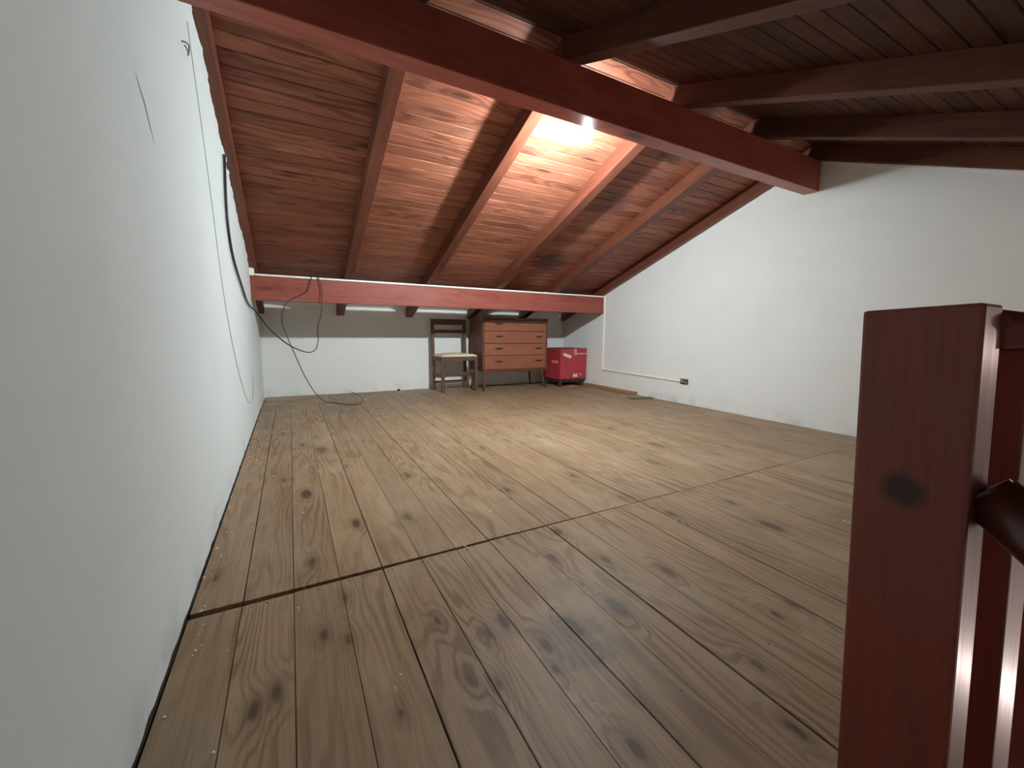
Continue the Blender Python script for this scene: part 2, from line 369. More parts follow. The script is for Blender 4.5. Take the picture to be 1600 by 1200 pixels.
# ------------------------------------------------------------------ floor
PW = 0.13655
floor = tag(empty('floor'), kind='structure')
OX0, OX1, OY0, OY1 = 0.955, W, NEAR_Y, 0.10      # the floor ends here: open to the room below
LOW = -2.35
sub = bmesh.new()
def slab(bm, x0, x1, y0, y1, z0, z1):
    box_bm(x1-x0, y1-y0, z1-z0, 0, 1, bm, Matrix.Translation(((x0+x1)/2, (y0+y1)/2, (z0+z1)/2)))
slab(sub, 0, W, OY1, D, -0.075, -0.0215)
slab(sub, 0, OX0, NEAR_Y, OY1, -0.075, -0.0215)
new_obj('subfloor', finish(sub, 'subfloor'), M_SUB, floor)
def plank(x0, x1, y0, y1, dz=0.0, name='floorboard', mat=None, th=0.021):
    L = y1-y0; w = x1-x0
    b = box_bm(L, w, th, 0.0012, 1)
    o = new_obj(name, finish(b, 'floorboard'), mat or M_FLOOR, floor)
    o.rotation_euler = (rnd.uniform(-.004, .004), 0, math.pi/2)
    o.location = ((x0+x1)/2, (y0+y1)/2, -th/2 + dz)
    return o
cols = []
x = 0.010; k = 0
edges = [0.006] + [PW*i for i in range(1, 32)] + [W-0.004]
if edges[-1]-edges[-2] < 0.05: edges.pop(-2)
nail_bm = bmesh.new()
def nail(x, y, z=0.0006):
    r = rnd.uniform(0.0020, 0.0032)
    vs_ = [nail_bm.verts.new((x+r*math.cos(a*math.pi/3), y+r*1.2*math.sin(a*math.pi/3), z)) for a in range(6)]
    c = nail_bm.verts.new((x, y, z+0.0006))
    for i in range(6): nail_bm.faces.new((vs_[i], vs_[(i+1) % 6], c))
splits = {2: 3.97, 4: 2.75, 6: 4.4, 8: 3.3, 9: 2.35, 11: 4.1, 12: 2.9, 14: 3.6, 15: 4.5, 17: 3.1, 19: 4.2, 20: 2.6, 22: 3.8, 23: 3.0, 25: 4.5, 27: 3.4, 29: 2.7}
GAPX = {1: 0.0030, 4: 0.0034, 5: 0.002}
for i in range(len(edges)-1):
    a, b = edges[i], edges[i+1]
    g = 0.0006
    gl = g + (0.0020 if i in (1, 4, 7, 10, 13) else rnd.choice([0.0, 0.0003, 0.0008])); gr = g
    xm = (a+b)/2
    half = max(0.0022, 0.0125 - 0.0075*xm)     # the seam tapers to the right
    if 2.05 < xm < 2.25: half = 0.0008
    jz = rnd.uniform(-0.0010, 0.0010)
    y0 = OY1 if (b > OX0 and a < OX1) else NEAR_Y
    # near boards
    gl2 = g + (0.0028 if i in (4, 9, 12) else rnd.choice([0.0002, 0.0005, 0.0010]))
    plank(a+gl2, b-gr, y0, SEAM-half+rnd.uniform(-.0012, .0012), rnd.uniform(-0.0010, 0.0010))
    # far boards
    yend = D-0.004 if a > 0.66 else 4.94
    if i in splits:
        sy = splits[i]
        plank(a+gl, b-gr, SEAM+half, min(sy, yend)-0.0012, jz); plank(a+gl, b-gr, min(sy, yend)+0.0012, yend, jz+rnd.uniform(-.001, .001)) if sy < yend-0.1 else None
        for dx in (0.03, PW-0.03):
            for dy in (-0.02, 0.02): nail(a+dx, sy+dy)
    else:
        plank(a+gl, b-gr, SEAM+half, yend, jz)
    for dx in (0.028, PW*0.5, PW-0.028):
        for sgn in (-1, 1):
            if dx == PW*0.5 and rnd.random() < 0.5: continue
            nail(a+dx+rnd.uniform(-.006, .006), SEAM+sgn*(half+rnd.uniform(0.014, 0.026)))
    for jy in (0.55, 2.3, 3.3, 4.3):
        for dx in (0.03, PW-0.03):
            if rnd.random() < 0.25: nail(a+dx+rnd.uniform(-.006, .006), jy+rnd.uniform(-.01, .01))
    if y0 < 0 and b <= OX0+PW and b > OX0: pass
# crosswise patch board in the far left corner
pp = box('patch_board', (0.664, 0.648, 0.024), (0.344, 5.275, -0.005), M_FLOOR, floor, bevel=0.003)
tag(new_obj('nail_heads', finish(nail_bm, 'nail_heads'), M_NAIL, floor), kind='stuff')
# dirt packed in the gap along the left wall
db = bmesh.new()
pv = None
for i in range(240):
    y = 0.3 + i*(4.9-0.3)/239
    w = 0.001 + 0.006*max(0, noise.noise(Vector((y*7, 3, 1)))+0.35); hgt = 0.002 + 0.010*max(0, noise.noise(Vector((y*15, 8, 1)))+0.1)
    cur = [db.verts.new((0.0, y, -0.02)), db.verts.new((0.0, y, hgt)), db.verts.new((w, y, hgt*0.2)), db.verts.new((w, y, -0.02))]
    if pv:
        for k in range(3): db.faces.new((pv[k], pv[k+1], cur[k+1], cur[k]))
    pv = cur
tag(new_obj('dirt_line', finish(db, 'dirt_line'), M_DIRT, floor), kind='stuff')

# the open room below the railing
for nm, q, mt in (('wall_lower_left', (OX0-0.10, OX0, NEAR_Y, OY1, LOW, -0.08), M_WALL), ('wall_lower_right', (W, W+0.12, NEAR_Y-0.1, OY1+0.1, LOW, -0.15), M_WALL),
              ('wall_lower_back', (OX0-0.10, W, OY1, OY1+0.1, LOW, -0.08), M_WALL), ('wall_lower_front', (OX0-0.1, W, NEAR_Y-0.12, NEAR_Y, LOW, -0.15), M_WALL),
              ('floor_lower', (OX0-0.10, W+0.12, NEAR_Y-0.12, OY1+0.1, LOW-0.05, LOW), M_TILE)):
    bmq = bmesh.new(); slab(bmq, *q); tag(new_obj(nm, finish(bmq, nm), mt), kind='structure')
stair = tag(empty('staircase', (1.03, OY1-0.002, LOW)), 'mahogany stained stair going down behind the newel post', 'staircase')
for k in range(8):
    box('tread', (0.60, 0.22, 0.035), (0.32, -0.125-0.205*k, -LOW-0.235*(k+1)), M_BEAM, stair, bevel=0.004)
for sx in (0.010, 0.630):
    timber('stringer', (sx, -0.16, -LOW-0.34), (sx, -1.75, -LOW-2.15), 0.018, 0.24, M_BEAM, stair)

# ------------------------------------------------------------------ roof: boards, rafters, beams
ceiling = tag(empty('ceiling'), kind='structure')
def roof_boards(ydir, slope, yend, seed, mat):
    rr = random.Random(seed)
    cosv = math.cos(math.atan(slope)); up_n = Vector((0, ydir*slope, 1)).normalized()
    step = 0.092; L = abs(yend-RIDGE_Y)/cosv + 0.05; n = int(L/step)+1
    along = Vector((0, ydir, -slope)).normalized()
    base = Vector((0, RIDGE_Y, RIDGE_Z + RD/cosv))
    for i in range(n):
        c = base + along*(step*(i+0.5)) + up_n*0.006
        xs = [0.0, W]
        j = rr.choice([0.877, 1.745, 2.635, 3.5]) if rr.random() < 0.75 else None
        if j: xs = [0.0, j, W]
        for a, b in zip(xs, xs[1:]):
            o = timber('ceiling_board', (a+0.001, c.y, c.z), (b-0.001, c.y, c.z), step-0.0035, 0.012, mat, None, bevel=0.0034, roll_up=up_n, seg=1)
            o.parent = ceiling
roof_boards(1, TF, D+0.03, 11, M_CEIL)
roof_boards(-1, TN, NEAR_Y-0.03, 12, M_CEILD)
# dark felt above the boards so that no light leaks through the joints
for nm, sgn, tt, ye in (('roof_felt', 1, TF, D+0.1), ('roof_felt', -1, TN, NEAR_Y-0.1)):
    upn = Vector((0, sgn*tt, 1)).normalized(); off = Vector((0, 0, RD/upn.z)) + upn*0.013
    bm = bmesh.new(); y1 = ye; z1 = RIDGE_Z - tt*abs(ye-RIDGE_Y)
    q = [Vector((-0.1, RIDGE_Y-sgn*0.03, RIDGE_Z))+off, Vector((W+0.1, RIDGE_Y-sgn*0.03, RIDGE_Z))+off, Vector((W+0.1, y1, z1))+off, Vector((-0.1, y1, z1))+off]
    vv = [bm.verts.new(p) for p in q] + [bm.verts.new(p+upn*0.03) for p in q]
    for f in ((0, 1, 2, 3), (4, 5, 6, 7), (0, 1, 5, 4), (1, 2, 6, 5), (2, 3, 7, 6), (3, 0, 4, 7)): bm.faces.new([vv[i] for i in f])
    new_obj(nm, finish(bm, nm), M_DIRT, ceiling)

def infill(x0, x1):
    y0, y1 = D-0.15, D-0.001; bm = bmesh.new()
    v = RD/math.cos(math.atan(TF)) - 0.0015
    q = [(y0, far_z(y0)+v), (y1, far_z(y1)+v), (y1, far_z(y1)+v-0.007), (y0+0.01, far_z(y0+0.01)+v-0.005)]
    return new_obj('plaster_infill', finish(prism_bm(q, x0, x1), 'plaster_infill'), M_WALL, ceiling)
RX = [(0.004, 0.058), (0.832, 0.920), (1.700, 1.790), (2.590, 2.680), (3.455, 3.545), (4.258, W-0.004)]
far_lab = ['narrow red-brown rafter of the lit slope, lying along the left wall',
           'red-brown rafter of the lit slope, first one clear of the left wall',
           'red-brown rafter with a wide shadow beside it, just left of the bulb',
           'sunlit-looking red-brown rafter on the lit slope just right of the bulb',
           'red-brown rafter of the lit slope, last one before the right wall rafter',
           'red-brown rafter of the lit slope, lying along the right white wall']
far_lab[3] = 'brightly lit red-brown rafter on the lit slope just right of the bulb'
near_lab = ['dark rafter of the unlit roof slope, lying along the left wall',
            'dark rafter of the unlit roof slope, first one clear of the left wall',
            'dark rafter of the unlit roof slope, meeting the ridge beam above the bulb',
            'dark rafter of the unlit roof slope, meeting the ridge beam at the large lit triangle',
            'dark rafter of the unlit roof slope, meeting the ridge beam at the small dim triangle',
            'dark rafter of the unlit roof slope, lying along the right wall']
for (a, b), l1, l2 in zip(RX, far_lab, near_lab):
    xm = (a+b)/2
    for lab, sgn, tt, ye, extra in ((l1, 1, TF, D-0.002, 0), (l2, -1, TN, NEAR_Y+0.002, 0)):
        p0 = Vector((xm, RIDGE_Y+sgn*0.0006, RIDGE_Z)); p1 = Vector((xm, ye, RIDGE_Z - tt*abs(ye-RIDGE_Y)))
        ya = sgn
        # profile in yz: plumb cut at the ridge and at the wall
        v = RD/math.cos(math.atan(tt))
        bm = bmesh.new()
        mid = (p0+p1)/2; x_ax = (p1-p0).normalized(); z_ax = Vector((0, -x_ax.z, x_ax.y)) * (1 if x_ax.y > 0 else -1)
        y_ax = z_ax.cross(x_ax)
        M = Matrix((x_ax, y_ax, z_ax)).transposed().to_4x4(); M.translation = mid
        Mi = M.inverted()
        hw = (b-a)/2
        pts = [p0, p1, p1+Vector((0, 0, v)), p0+Vector((0, 0, v))]
        A = [bm.verts.new(Mi @ (p+Vector((-hw, 0, 0)))) for p in pts]; B = [bm.verts.new(Mi @ (p+Vector((hw, 0, 0)))) for p in pts]
        for i in range(4): bm.faces.new((A[i], A[(i+1) % 4], B[(i+1) % 4], B[i]))
        bm.faces.new(A); bm.faces.new(B)
        bmesh.ops.recalc_face_normals(bm, faces=bm.faces)
        bmesh.ops.bevel(bm, geom=list(bm.edges), offset=0.003, segments=1, affect='EDGES')
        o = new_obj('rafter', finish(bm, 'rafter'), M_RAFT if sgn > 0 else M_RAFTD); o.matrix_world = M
        tag(o, lab, 'rafter', 'rafters of the lit slope' if sgn > 0 else 'rafters of the dark slope')

for (a, b), (c, d) in zip(RX, RX[1:]): infill(b+0.002, c-0.002)
rb = timber('ridge_beam', (0.0, (RY0+RY1)/2, (RZB+RZT)/2), (W, (RY0+RY1)/2, (RZB+RZT)/2), RY1-RY0, RZT-RZB, M_BEAM, bevel=0.005)
tag(rb, 'heavy dark red ridge beam spanning the attic below the roof peak', 'beam')
eb = timber('eave_beam', (0.0, EY+0.033, (EZT+EZB)/2-0.009), (W, EY+0.033, (EZT+EZB)/2-0.009), 0.066, EZT-EZB-0.018, M_EAVE, bevel=0.004)
tag(eb, 'brick red beam carrying the low ends of the rafters before the back wall', 'beam')

# ------------------------------------------------------------------ bulb
bulb = tag(empty('light_bulb', BULB), 'glowing bare bulb fixed to the far side of the ridge beam', 'bulb')
AX = Vector((0, 0.74, -0.67)).normalized()            # the lamp points away from the beam and down
g = new_obj('bulb_dome', finish(lathe_bm([(0.0, 0.030), (0.010, 0.0285), (0.019, 0.0235), (0.026, 0.015), (0.0295, 0.006), (0.030, 0.0), (0.0293, -0.006), (0.0265, -0.014), (0.0225, -0.0205), (0.0175, -0.0270), (0.0170, -0.0272)], 24), 'bulb_dome', True), M_BULB, bulb)
nk = new_obj('bulb_body', finish(lathe_bm([(0.0174, -0.0275), (0.0172, -0.030), (0.0168, -0.033), (0.016, -0.036), (0.014, -0.046), (0.0, -0.046)], 24), 'bulb_body', True), M_PVC, bulb)
sk = new_obj('bulb_holder', finish(lathe_bm([(0.0, -0.044), (0.018, -0.046), (0.019, -0.066), (0.023, -0.070), (0.023, -0.076), (0.0, -0.076)], 24), 'bulb_holder', True), M_PVC, bulb)
for o in (g, nk, sk):
    o.rotation_euler = AX.to_track_quat('Z', 'Y').to_euler()
br = new_obj('bracket', finish(tube_bm(smooth_path([AX*-0.072, AX*-0.082+Vector((0, -0.006, 0.004)), Vector((0, RY1-BULB.y+0.001, 0.060))]), 0.007), 'bracket', True), M_PVC, bulb)

# ------------------------------------------------------------------ conduit, boxes, cables
jb = tag(empty('junction_box', (0.0, EY-0.03, 1.36)), 'white plastic junction box on the left wall at the end of the beam', 'junction box')
box('box_body', (0.036, 0.075, 0.075), (0.019, -0.02, -0.012), M_PVC, jb, bevel=0.006, seg=3)
box('box_lid', (0.006, 0.066, 0.066), (0.039, -0.02, -0.012), M_PVC, jb, bevel=0.0025, seg=2)
tag(timber('conduit', (0.044, EY-0.009, EZT-0.017), (W-0.020, EY-0.009, EZT-0.017), 0.016, 0.018, M_PVC, bevel=0.002), 'long thin white conduit running along the top edge of the brick red beam', 'conduit')
cd = tag(empty('conduit', (W-0.008, EY-0.03, 0.272)), 'thin white conduit dropping down the right wall and turning towards the socket', 'conduit')
cdi = Vector((W-0.008, EY-0.03, 0.272))
timber('wall_drop', (0, 0.014, EZT-0.284), (0, 0.002, 0), 0.020, 0.016, M_PVC, cd, bevel=0.002, roll_up=Vector((-1, 0, 0)))
timber('wall_run', (0, -0.008, 0.008), (0, 3.245-cdi.y, -0.010), 0.016, 0.018, M_PVC, cd, bevel=0.002)
so = tag(empty('wall_socket', (W, 3.185, 0.262)), 'small dark socket box low on the right wall at the conduit end', 'socket')
box('socket_frame', (0.014, 0.100, 0.062), (-0.007, 0, 0), M_SOCK, so, bevel=0.003, seg=2)
box('socket_plate', (0.010, 0.030, 0.030), (-0.016, 0.022, 0.004), M_SOCKL, so, bevel=0.003, seg=2)
box('socket_plate', (0.008, 0.026, 0.016), (-0.015, -0.020, -0.006), M_SOCKL, so, bevel=0.003, seg=2)
tube = new_obj('wire_end', finish(tube_bm(smooth_path([(-0.006, 0.05, 0.0), (-0.02, 0.062, 0.006), (-0.018, 0.075, 0.0)]), 0.004), 'wire_end', True), M_PVC, so)

c1 = [(0.012, 3.15, 1.865), (0.012, 3.12, 1.80), (0.012, 3.06, 1.62), (0.012, 3.05, 1.434), (0.012, 3.20, 1.274), (0.014, 3.60, 1.135), (0.012, 4.10, 1.03),
      (0.036, 4.56, 0.979), (0.10, 4.555, 0.875), (0.181, 4.55, 0.77), (0.30, 4.55, 0.659), (0.437, 4.55, 0.594), (0.518, 4.55, 0.612), (0.552, 4.55, 0.709), (0.552, 4.555, 0.83),
      (0.593, 4.57, 0.977), (0.611, 4.61, 1.158), (0.599, 4.615, 1.296), (0.561, 4.612, 1.362)]
cb = new_obj('black_cable', finish(tube_bm(smooth_path(c1), lambda t: 0.0078 if t < 0.45 else 0.0078-0.0035*min(1, (t-0.45)/0.2)), 'black_cable', True), M_CABLE)
tag(cb, 'black cable hanging down the left wall and looping up over the beam', 'cable')
c2 = [(0.553, 4.614, 1.362), (0.528, 4.614, 1.34), (0.500, 4.615, 1.25), (0.479, 4.614, 1.195), (0.392, 4.61, 1.141), (0.306, 4.61, 1.088), (0.257, 4.61, 1.0), (0.245, 4.61, 0.876), (0.277, 4.62, 0.751),
      (0.316, 4.65, 0.636), (0.386, 4.69, 0.425), (0.450, 4.74, 0.264), (0.53, 4.86, 0.11), (0.615, 4.93, 0.022), (0.700, 4.90, 0.006), (0.828, 4.70, 0.006), (0.94, 4.72, 0.006),
      (1.005, 4.92, 0.006), (1.028, 5.15, 0.006), (1.005, 5.42, 0.010), (0.965, 5.545, 0.024)]
cb2 = new_obj('thin_cable', finish(tube_bm(smooth_path(c2), 0.0042), 'thin_cable', True), M_CABLE2)
tag(cb2, 'thin dark cable hanging from the beam, its end curled on the floor', 'cable')
c3 = [(0.003, 2.255, 2.064), (0.003, 2.311, 1.936), (0.003, 2.406, 1.74), (0.003, 2.539, 1.425), (0.003, 2.656, 1.103), (0.003, 2.825, 0.831), (0.003, 3.101, 0.565), (0.003, 3.409, 0.36),
      (0.003, 3.65, 0.262), (0.003, 3.85, 0.232), (0.003, 4.0, 0.245), (0.003, 4.12, 0.30), (0.003, 4.2, 0.42)]
w3 = new_obj('grey_wire', finish(tube_bm(smooth_path(c3), 0.0017, 6), 'grey_wire', True), M_WIRE)
tag(w3, 'hair thin grey wire hanging in a long loop on the left wall', 'wire')
hk = [(0.0, 2.10, 1.905), (0.012, 2.105, 1.907), (0.018, 2.125, 1.912), (0.016, 2.145, 1.905), (0.012, 2.150, 1.888), (0.013, 2.135, 1.878), (0.016, 2.115, 1.882), (0.012, 2.09, 1.888)]
hko = new_obj('wire_hook', finish(tube_bm(smooth_path(hk), 0.0026, 8), 'wire_hook', True), M_METAL)
tag(hko, 'small bent metal hook sticking out high on the left wall', 'hook')
sm = bmesh.new()
sp = smooth_path([(0.0008, 1.425, 1.452), (0.0008, 1.455, 1.428), (0.0008, 1.480, 1.412), (0.0008, 1.540, 1.335)], 5)
pr = None
for i, p in enumerate(sp):
    w = 0.0035*math.sin(math.pi*min(1, (i+0.4)/len(sp)))+0.0004
    cu = [sm.verts.new(p+Vector((0, -w, -w*0.6))), sm.verts.new(p+Vector((0, w, w*0.6)))]
    if pr: sm.faces.new((pr[0], pr[1], cu[1], cu[0]))
    pr = cu
new_obj('pencil_scuff', finish(sm, 'pencil_scuff'), M_GRAPH, wl)

# ------------------------------------------------------------------ chest of drawers
ch = tag(empty('chest_of_drawers', (2.59, 5.05, 0)), 'teak chest of four drawers on splayed legs under the beam', 'chest')
CW, CD_, CZ0, CZ1 = 1.045, 0.445, 0.270, 1.000
box('side_panel', (0.024, CD_, CZ1-CZ0), (0.012, CD_/2, (CZ0+CZ1)/2), M_TEAKD, ch, bevel=0.004, seg=2)
box('side_panel', (0.024, CD_, CZ1-CZ0), (CW-0.012, CD_/2, (CZ0+CZ1)/2), M_TEAKD, ch, bevel=0.004, seg=2)
box('top_panel', (CW+0.004, CD_+0.004, 0.024), (CW/2, CD_/2, CZ1-0.008), M_TEAKD, ch, bevel=0.004, seg=2)
box('bottom_panel', (CW-0.05, CD_-0.01, 0.02), (CW/2, CD_/2, CZ0+0.012), M_TEAKD, ch, bevel=0.002)
box('back_panel', (CW-0.04, 0.008, CZ1-CZ0-0.04), (CW/2, CD_-0.012, (CZ0+CZ1)/2), M_TEAKD, ch, bevel=0.001)
box('bottom_rail', (CW-0.02, 0.030, 0.030), (CW/2, 0.030, CZ0-0.012), M_TEAKD, ch, bevel=0.003)
zs = [CZ1-0.024, 0.820, 0.652, 0.484, CZ0+0.022]
def pull_bm():
    bm = bmesh.new(); n = 16; rows = []
    for i in range(n+1):
        t = -1+2*i/n; x_ = t*0.062; hh = 0.004+0.010*(1-abs(t)**1.6); dd = 0.004+0.016*(1-t*t)
        rows.append([bm.verts.new((x_, 0, hh)), bm.verts.new((x_, -dd, hh*0.5)), bm.verts.new((x_, -dd*0.8, -hh*0.6)), bm.verts.new((x_, 0, -hh))])
    for a_, b_ in zip(rows, rows[1:]):
        for k in range(4): bm.faces.new((a_[k], a_[(k+1) % 4], b_[(k+1) % 4], b_[k]))
    bm.faces.new(rows[0]); bm.faces.new(rows[-1][::-1])
    return bm
pull_me = finish(pull_bm(), 'drawer_pull', True); pull_me.materials.append(M_HANDLE)
for k in range(4):
    z1, z0 = zs[k]-0.003, zs[k+1]+0.003
    d = box('drawer', (CW-0.056, 0.020, z1-z0), (CW/2, 0.008, (z0+z1)/2), M_TEAK, ch, bevel=0.003, seg=2)
    new_obj('drawer_case', finish(box_bm(CW-0.09, CD_-0.06, (z1-z0)*0.7, 0, 1), 'drawer_case'), M_TEAKD, d).location = (0, 0.21, -0.01)
    for sx in (-1, 1):
        if k == 0 and sx == 1:      # the top right pull is missing: two screw holes left
            for dx in (-0.028, 0.028):
                hb = new_obj('screw_hole', finish(lathe_bm([(0.0, 0.0), (0.0045, 0.0), (0.0045, 0.0012), (0.0, 0.0012)], 10), 'screw_hole'), M_LABEL, d)
                hb.location = (0.345+dx, -0.0105, 0.005); hb.rotation_euler = (math.pi/2, 0, 0)
            continue
        h_ = new_obj('drawer_pull', pull_me, None, d)
        h_.location = (-0.272 if sx < 0 else 0.372, -0.010, 0.012 if k else 0.022)
def leg_taper(name, p0, p1, r0, r1, mat, parent):
    o = new_obj(name, finish(tube_bm([Vector(p0).lerp(Vector(p1), t/4) for t in range(5)], lambda t: r0+(r1-r0)*t, 12), name, True), mat, parent)
    return o
for sx, sy in ((0, 0), (1, 0), (0, 1), (1, 1)):
    x_t = 0.075 if sx == 0 else CW-0.075; y_t = 0.05 if sy == 0 else CD_-0.05
    leg_taper('leg', (x_t, y_t, CZ0+0.002), (x_t+(-0.052 if sx == 0 else 0.052), y_t+(-0.045 if sy == 0 else 0.040), 0.0), 0.020, 0.012, M_TEAKD, ch)

# ------------------------------------------------------------------ chair
cr = tag(empty('dining_chair', (2.02, 5.11, 0), 0.0), 'dark wooden dining chair with a beige padded seat and slatted back', 'chair')
# local frame: x right, y away; back posts stand slightly left of the front legs
def T2(x_, y_): return (x_ - 0.075*y_, y_)
def post(name, x_, y_, z0, z1, w=0.040, d=0.036, lean=0.0, par=cr):
    X, Y = T2(x_, y_)
    return timber_l(name, (X, Y, z0), (X, Y+lean, z1), w, d, par)
def timber_l(name, p0, p1, w, h, par, mat=None, bevel=0.003, rup=None):
    p0, p1 = Vector(p0), Vector(p1); d = p1-p0; L = d.length; xx = d.normalized()
    rup = rup or (Vector((0, 0, 1)) if abs(xx.z) < 0.7 else Vector((0, 1, 0)))
    yy = rup.cross(xx).normalized(); zz = xx.cross(yy)
    o = new_obj(name, finish(box_bm(L, w, h, bevel, 2), name), mat or M_CHAIR, par)
    Mx = Matrix((xx, yy, zz)).transposed().to_4x4(); Mx.translation = (p0+p1)/2
    o.matrix_local = Mx
    return o
X0, X1 = 0.035, 0.505
for x_ in (X0, X1):
    post('front_leg', x_, 0.018, 0, 0.470)
    post('back_leg', x_, 0.345, 0, 0.975, lean=0.03)
def rail(name, a, b, z, w, h, par=cr):
    A = T2(*a); B = T2(*b)
    return timber_l(name, (A[0], A[1], z), (B[0], B[1], z), w, h, par)
rail('seat_rail', (X0, 0.012), (X1, 0.012), 0.452, 0.022, 0.060)
rail('seat_rail', (X0, 0.345), (X1, 0.345), 0.452, 0.022, 0.060)
rail('seat_rail', (X0, 0.018), (X0, 0.345), 0.452, 0.022, 0.060)
rail('seat_rail', (X1, 0.018), (X1, 0.345), 0.452, 0.022, 0.060)
rail('stretcher', (X0, 0.018), (X0, 0.345), 0.225, 0.016, 0.040)
rail('stretcher', (X1, 0.018), (X1, 0.345), 0.225, 0.016, 0.040)
rail('stretcher', (X0, 0.18), (X1, 0.18), 0.225, 0.016, 0.032)
rail('stretcher', (X0, 0.345), (X1, 0.345), 0.105, 0.016, 0.040)
# top rail slightly dished with rounded corners, and a slimmer slat
def slat(name, z, h, th, yofs):
    bm = bmesh.new(); n = 14; rows = []
    for i in range(n+1):
        t = i/n; x_ = X0+(X1-X0)*t; bow = 0.010*math.sin(math.pi*t)
        X, Y = T2(x_, 0.345); Y += yofs + bow
        hh = h/2 - (0.006 if i in (0, n) else 0.0)
        rows.append([bm.verts.new((X, Y-th/2, z-h/2)), bm.verts.new((X, Y+th/2, z-h/2)), bm.verts.new((X, Y+th/2, z+hh)), bm.verts.new((X, Y-th/2, z+hh))])
    for a_, b_ in zip(rows, rows[1:]):
        for k in range(4): bm.faces.new((a_[k], a_[(k+1) % 4], b_[(k+1) % 4], b_[k]))
    bm.faces.new(rows[0]); bm.faces.new(rows[-1][::-1])
    return new_obj(name, finish(bm, name), M_CHAIR, cr)
slat('top_rail', 0.938, 0.078, 0.022, 0.022)
slat('back_slat', 0.808, 0.044, 0.018, 0.020)
bm = bmesh.new(); N = 14; grid = []
for j in range(N+1):
    row = []
    for i in range(N+1):
        u, v = i/N, j/N
        px_ = X0-0.016+(X1-X0+0.032)*u; py_ = -0.006+0.335*v
        e = min(u, 1-u, v, 1-v)*2
        z_ = 0.484 + 0.040*min(1.0, max(0.0, e))**0.38
        X, Y = T2(px_, py_)
        row.append(bm.verts.new((X, Y, z_)))
    grid.append(row)
for j in range(N):
    for i in range(N): bm.faces.new((grid[j][i], grid[j][i+1], grid[j+1][i+1], grid[j+1][i]))
gm = bmesh.ops.extrude_face_region(bm, geom=list(bm.faces))
for v in [e for e in gm['geom'] if isinstance(e, bmesh.types.BMVert)]: v.co.z = 0.476
new_obj('seat_cushion', finish(bm, 'seat_cushion', True), M_CUSH, cr)

# ------------------------------------------------------------------ red box on its stand, scraps
bx = tag(empty('red_box', (3.805, 4.945, 0.110), 0.035), 'red carton with torn white labels on a low stand in the corner', 'box')
BW, BD_, BH = 0.500, 0.440, 0.468
box('carton_body', (BW, BD_, BH-0.012), (BW/2, BD_/2, (BH-0.012)/2), M_RED, bx, bevel=0.006, seg=2)
box('carton_flap', (BW-0.004, BD_/2-0.004, 0.006), (BW/2, BD_*0.25, BH-0.008), M_CARD, bx, bevel=0.001)
box('carton_flap', (BW-0.004, BD_/2-0.004, 0.006), (BW/2, BD_*0.75, BH-0.008), M_CARD, bx, bevel=0.001)
box('torn_label', (0.150, 0.0015, 0.045), (0.125, -0.0012, BH-0.110), M_LABEL, bx, bevel=0.0004, rot=(0, 0.30, 0))
box('packing_tape', (0.055, 0.0015, 0.100), (0.275, -0.0012, BH-0.060), M_TAPE, bx, bevel=0.0004)
box('packing_tape', (0.200, 0.0014, 0.022), (0.395, -0.0012, BH-0.085), M_TAPE, bx, bevel=0.0004)
box('paper_label', (0.092, 0.0015, 0.050), (0.285, -0.0012, 0.055), M_LABEL, bx, bevel=0.0004)
box('paper_label', (0.040, 0.0015, 0.038), (0.385, -0.0012, 0.070), M_TAPE, bx, bevel=0.0004)
box('packing_tape', (0.0015, 0.160, 0.040), (-0.0012, 0.14, 0.260), M_TAPE, bx, bevel=0.0004)
st = tag(empty('low_stand', (3.815, 4.965, 0), 0.035), 'low dark wooden stand under the red carton', 'stand')
box('stand_top', (0.470, 0.400, 0.040), (0.240, 0.205, 0.089), M_STAND, st, bevel=0.003)
for sx in (0.025, 0.440):
    for sy in (0.03, 0.38):
        box('leg', (0.046, 0.046, 0.070), (sx, sy, 0.035), M_STAND, st, bevel=0.003)
wf = box('wood_offcut', (0.17, 0.10, 0.018), (3.99, 4.93, 0.0095), M_SCRAP, None, bevel=0.002, rot=(0, 0, 0.18))
tag(wf, 'short pale wood offcut on the floor under the red carton stand', 'offcut')
bp_ = timber('loose_batten', (W-0.050, 4.93, 0.021), (W-0.044, 3.90, 0.021), 0.075, 0.040, M_SCRAP, bevel=0.003)
tag(bp_, 'reddish timber batten lying on the floor along the right wall', 'batten')
gs = box('green_slat', (0.30, 0.115, 0.016), (4.135, 3.665, 0.0095), M_GREEN, None, bevel=0.002, rot=(0, 0, -0.32))
tag(gs, 'short greenish grey slat on the floor near the end of the reddish batten', 'slat')
dbm = bmesh.new(); bmesh.ops.create_icosphere(dbm, subdivisions=2, radius=0.022)
for v in dbm.verts:
    v.co *= 1 + 0.5*noise.noise(v.co*60); v.co.z *= 0.6
dl = new_obj('dust_clump', finish(dbm, 'dust_clump'), M_DIRT); dl.location = (1.575, 5.575, 0.011)
tag(dl, 'small dark clump of dirt on the floor against the back wall', 'dirt clump')

